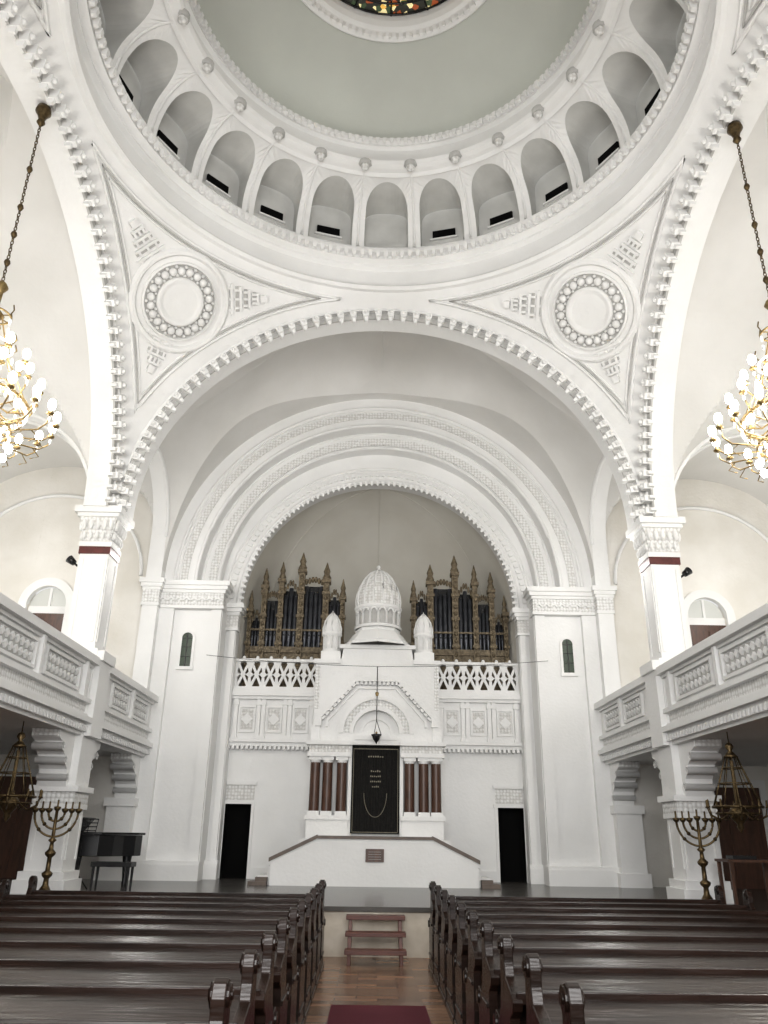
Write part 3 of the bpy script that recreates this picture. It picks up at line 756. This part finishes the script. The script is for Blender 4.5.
def smallch():
    m=MB().use(BZ)
    m.tube([(0,0,0),(0,0,-.45)],.01,5)
    m.lathe([(.0,0),(.05,-.03),(.07,-.08),(.03,-.14),(.08,-.2),(.12,-.24),(.04,-.26)],(0,0,-.2),12)
    n=10
    for i in range(n):
        a=2*pi*i/n; c,q=math.cos(a),math.sin(a)
        m.tube([(r*c,r*q,z) for r,z in((.10,-.44),(.16,-.62),(.25,-.86),(.38,-1.22))],.010,4)
        m.tube([(r*c,r*q,z) for r,z in((.15,-1.32),(.3,-1.42),(.44,-1.35),(.48,-1.22))],.012,4)
        m.lathe([(0,0),(.035,.01),(.02,.04),(.018,.12),(0,.14)],(.48*c,.48*q,-1.24),6)
    for r,z,t in((.38,-1.22,.022),(.25,-.86,.012),(.16,-.62,.01),(.34,-1.32,.015)): m.tube([(r*math.cos(a),r*math.sin(a),z) for a in lin(0,2*pi,28)[:-1]],t,6,True)
    m.lathe([(.03,-.5),(.03,-1.15),(.1,-1.22),(.16,-1.3),(.12,-1.4),(.05,-1.48),(.06,-1.53),(0,-1.62)],(0,0,0),12)
    return m
s1=smallch().obj('candle_chandelier'); s1.location=(5.85,13.6,3.47); inst(s1,(-5.98,13.75,3.47))
def menorah():
    m=MB().use(BZ)
    m.lathe([(.0,0),(.24,0),(.25,.04),(.18,.08),(.10,.12),(.05,.2),(.04,.3),(.08,.34),(.09,.38),(.04,.42),(.035,.62),(.08,.66),(.09,.70),(.04,.75),(.03,.85),(.07,.89),(.03,.93),(.025,1.35),(.05,1.38),(.06,1.42),(.02,1.43)],(0,0,0),16)
    for k,r in enumerate((.13,.24,.35)):
        m.tube([(r*math.cos(t),0,1.33+r*1.1*math.sin(t)) for t in lin(pi,2*pi,24)],.02,6)
        for s_ in(-1,1):
            m.lathe([(.02,0),(.05,.03),(.06,.07),(.02,.08)],(s_*r,0,1.32),10)
            m.lathe([(.015,0),(.015,.1),(0,.11)],(s_*r,0,1.40),6)
            for t in(pi*1.25,pi*1.75): m.sph((r*math.cos(t),0,1.33+r*1.1*math.sin(t)),.032,8,6)
    m.lathe([(.015,0),(.015,.10),(0,.11)],(0,0,1.43),6)
    return m
mn=menorah().obj('menorah'); mn.location=(-5.5,14.6,PF+.003); mn.rotation_euler=(0,0,.25)
inst(mn,(5.55,14.6,PF+.003),-.25)
m=MB().use(BK)
ol=[(0,0),(1.42,0),(1.42,.55),(1.36,.95),(1.10,1.20),(.85,1.35),(.62,1.55),(.35,1.62),(.1,1.55),(0,1.35)]
m.prism([(x,y*.88) for x,y in ol],'z',.58,.97); m.prism([(x*1.03-.02,y*.9+.02) for x,y in ol],'z',.98,1.02)
m.box(0,1.42,-.28,0,.56,.70); m.box(0,.1,-.28,0,.7,.88); m.box(1.32,1.42,-.28,0,.7,.88)
m.use(KEY); m.box(.1,1.32,-.25,-.05,.70,.72); m.use(BK)
for i in range(24):
    if i%7 not in(2,6): m.box(.13+i*.049,.155+i*.049,-.17,-.05,.72,.735)
m.prism([(.12,1.0),(.16,1.0),(.40,1.30),(.36,1.30)],'x',.35,1.08)
for x,y in((.12,.05),(1.30,.05),(.5,1.2)): m.lathe([(.05,0),(.06,.06),(.05,.1),(.08,.4),(.10,.58)],(x,y,0),8)
m.box(.62,.66,-.05,.0,.08,.58); m.box(.76,.80,-.05,.0,.08,.58); m.box(.58,.84,-.1,0,.05,.1)
pn=m.obj('grand_piano',.008); pn.location=(-6.35,18.5,PF+.003); pn.rotation_euler=(0,0,math.radians(-90))
m=MB().use(BK); m.box(-.38,.38,-.18,.18,.42,.50)
for x in(-.33,.33):
    for y in(-.14,.14): m.lathe([(.02,0),(.03,.42)],(x,y,0),6)
m.obj('piano_bench',.006).location=(-5.0,16.6,PF+.003)
m=MB().use(BK)
for k in range(3):
    a=2*pi*k/3+.3; m.tube([(0,0,.28),(.22*math.cos(a),.22*math.sin(a),0.01)],.012,5)
m.tube([(0,0,.1),(0,0,1.0)],.012,6)
for i in range(5): m.tube([(-.24,-.02+.03*i,.98+.07*i),(.24,-.02+.03*i,.98+.07*i)],.010,4)
for x in(-.24,-.08,.08,.24): m.tube([(x,-.02,.98),(x,.10,1.26)],.008,4)
m.box(-.25,.25,-.06,-.02,.965,.98)
m.obj('music_stand').location=(-5.72,16.75,PF+.003)
m=MB().use(BR); m.box(-.45,.45,-.3,.3,.70,.74)
for x in(-.4,.4):
    for y in(-.25,.25): m.box(x-.025,x+.025,y-.025,y+.025,0,.70)
m.use(BK); m.box(-.3,.1,-.15,.15,.74,.80)
m.obj('side_table').location=(6.45,14.9,PF+.003)
def spot():
    m=MB().use(BK); m.lathe([(.0,0),(.06,.0),(.09,.16),(.085,.16)],(0,0,0),12); m.box(-.02,.02,-.02,.02,-.12,0); m.box(-.02,.02,-.02,.25,-.12,-.09); return m
for X in(6.5,-6.5):
    o=spot().obj('spot_lamp'); o.location=(X,16.05,7.0); o.rotation_euler=(0,.9*(1 if X>0 else -1),0)
# ---------------------------------------------------------------- light
w=bpy.data.worlds.new('world'); sc.world=w; w.use_nodes=True
w.node_tree.nodes['Background'].inputs[0].default_value=(0.98,0.985,0.99,1); w.node_tree.nodes['Background'].inputs[1].default_value=0.86
def area(name,loc,rot,sx,sy,e,col=(1,1,1)):
    l=bpy.data.lights.new(name,'AREA'); l.shape='RECTANGLE'; l.size=sx; l.size_y=sy; l.energy=e; l.color=col
    o=bpy.data.objects.new(name,l); sc.collection.objects.link(o); o.location=loc; o.rotation_euler=rot
area('rear_fill_light',(0,-5,5.5),(math.radians(86),0,0),9,6,1850,(1,.995,.985))  # added fill panel at the open rear end, no window is modelled there
def pt(name,loc,e,rad=.4,col=(1,.98,.95)):
    l=bpy.data.lights.new(name,'POINT'); l.energy=e; l.shadow_soft_size=rad; l.color=col
    o=bpy.data.objects.new(name,l); sc.collection.objects.link(o); o.location=loc
for sx in(1,-1):
    pt('gallery_fill_light',(sx*9.2,17.8,7.6),95,.3)  # added fill in the corner bays, no fixture belongs to it
    pt('choir_fill_light',(sx*5.0,17.2,7.4),90,.25)  # added fill to lift the dark choir vault, set apart from the spot lamps
# ---------------------------------------------------------------- camera
cd=bpy.data.cameras.new('camera'); cam=bpy.data.objects.new('camera',cd); sc.collection.objects.link(cam)
cd.sensor_fit='VERTICAL'; cd.sensor_height=24; cd.lens=790*24/1024; cd.clip_end=200
R=Matrix.Rotation(math.radians(-.7),4,'Z')@Matrix.Rotation(math.radians(90+22.24),4,'X')@Matrix.Rotation(math.radians(.85),4,'Z')
cam.matrix_world=Matrix.Translation((-.14,0,1.75))@R
sc.camera=cam
sc.view_settings.view_transform='Standard'
sc.view_settings.gamma=0.92
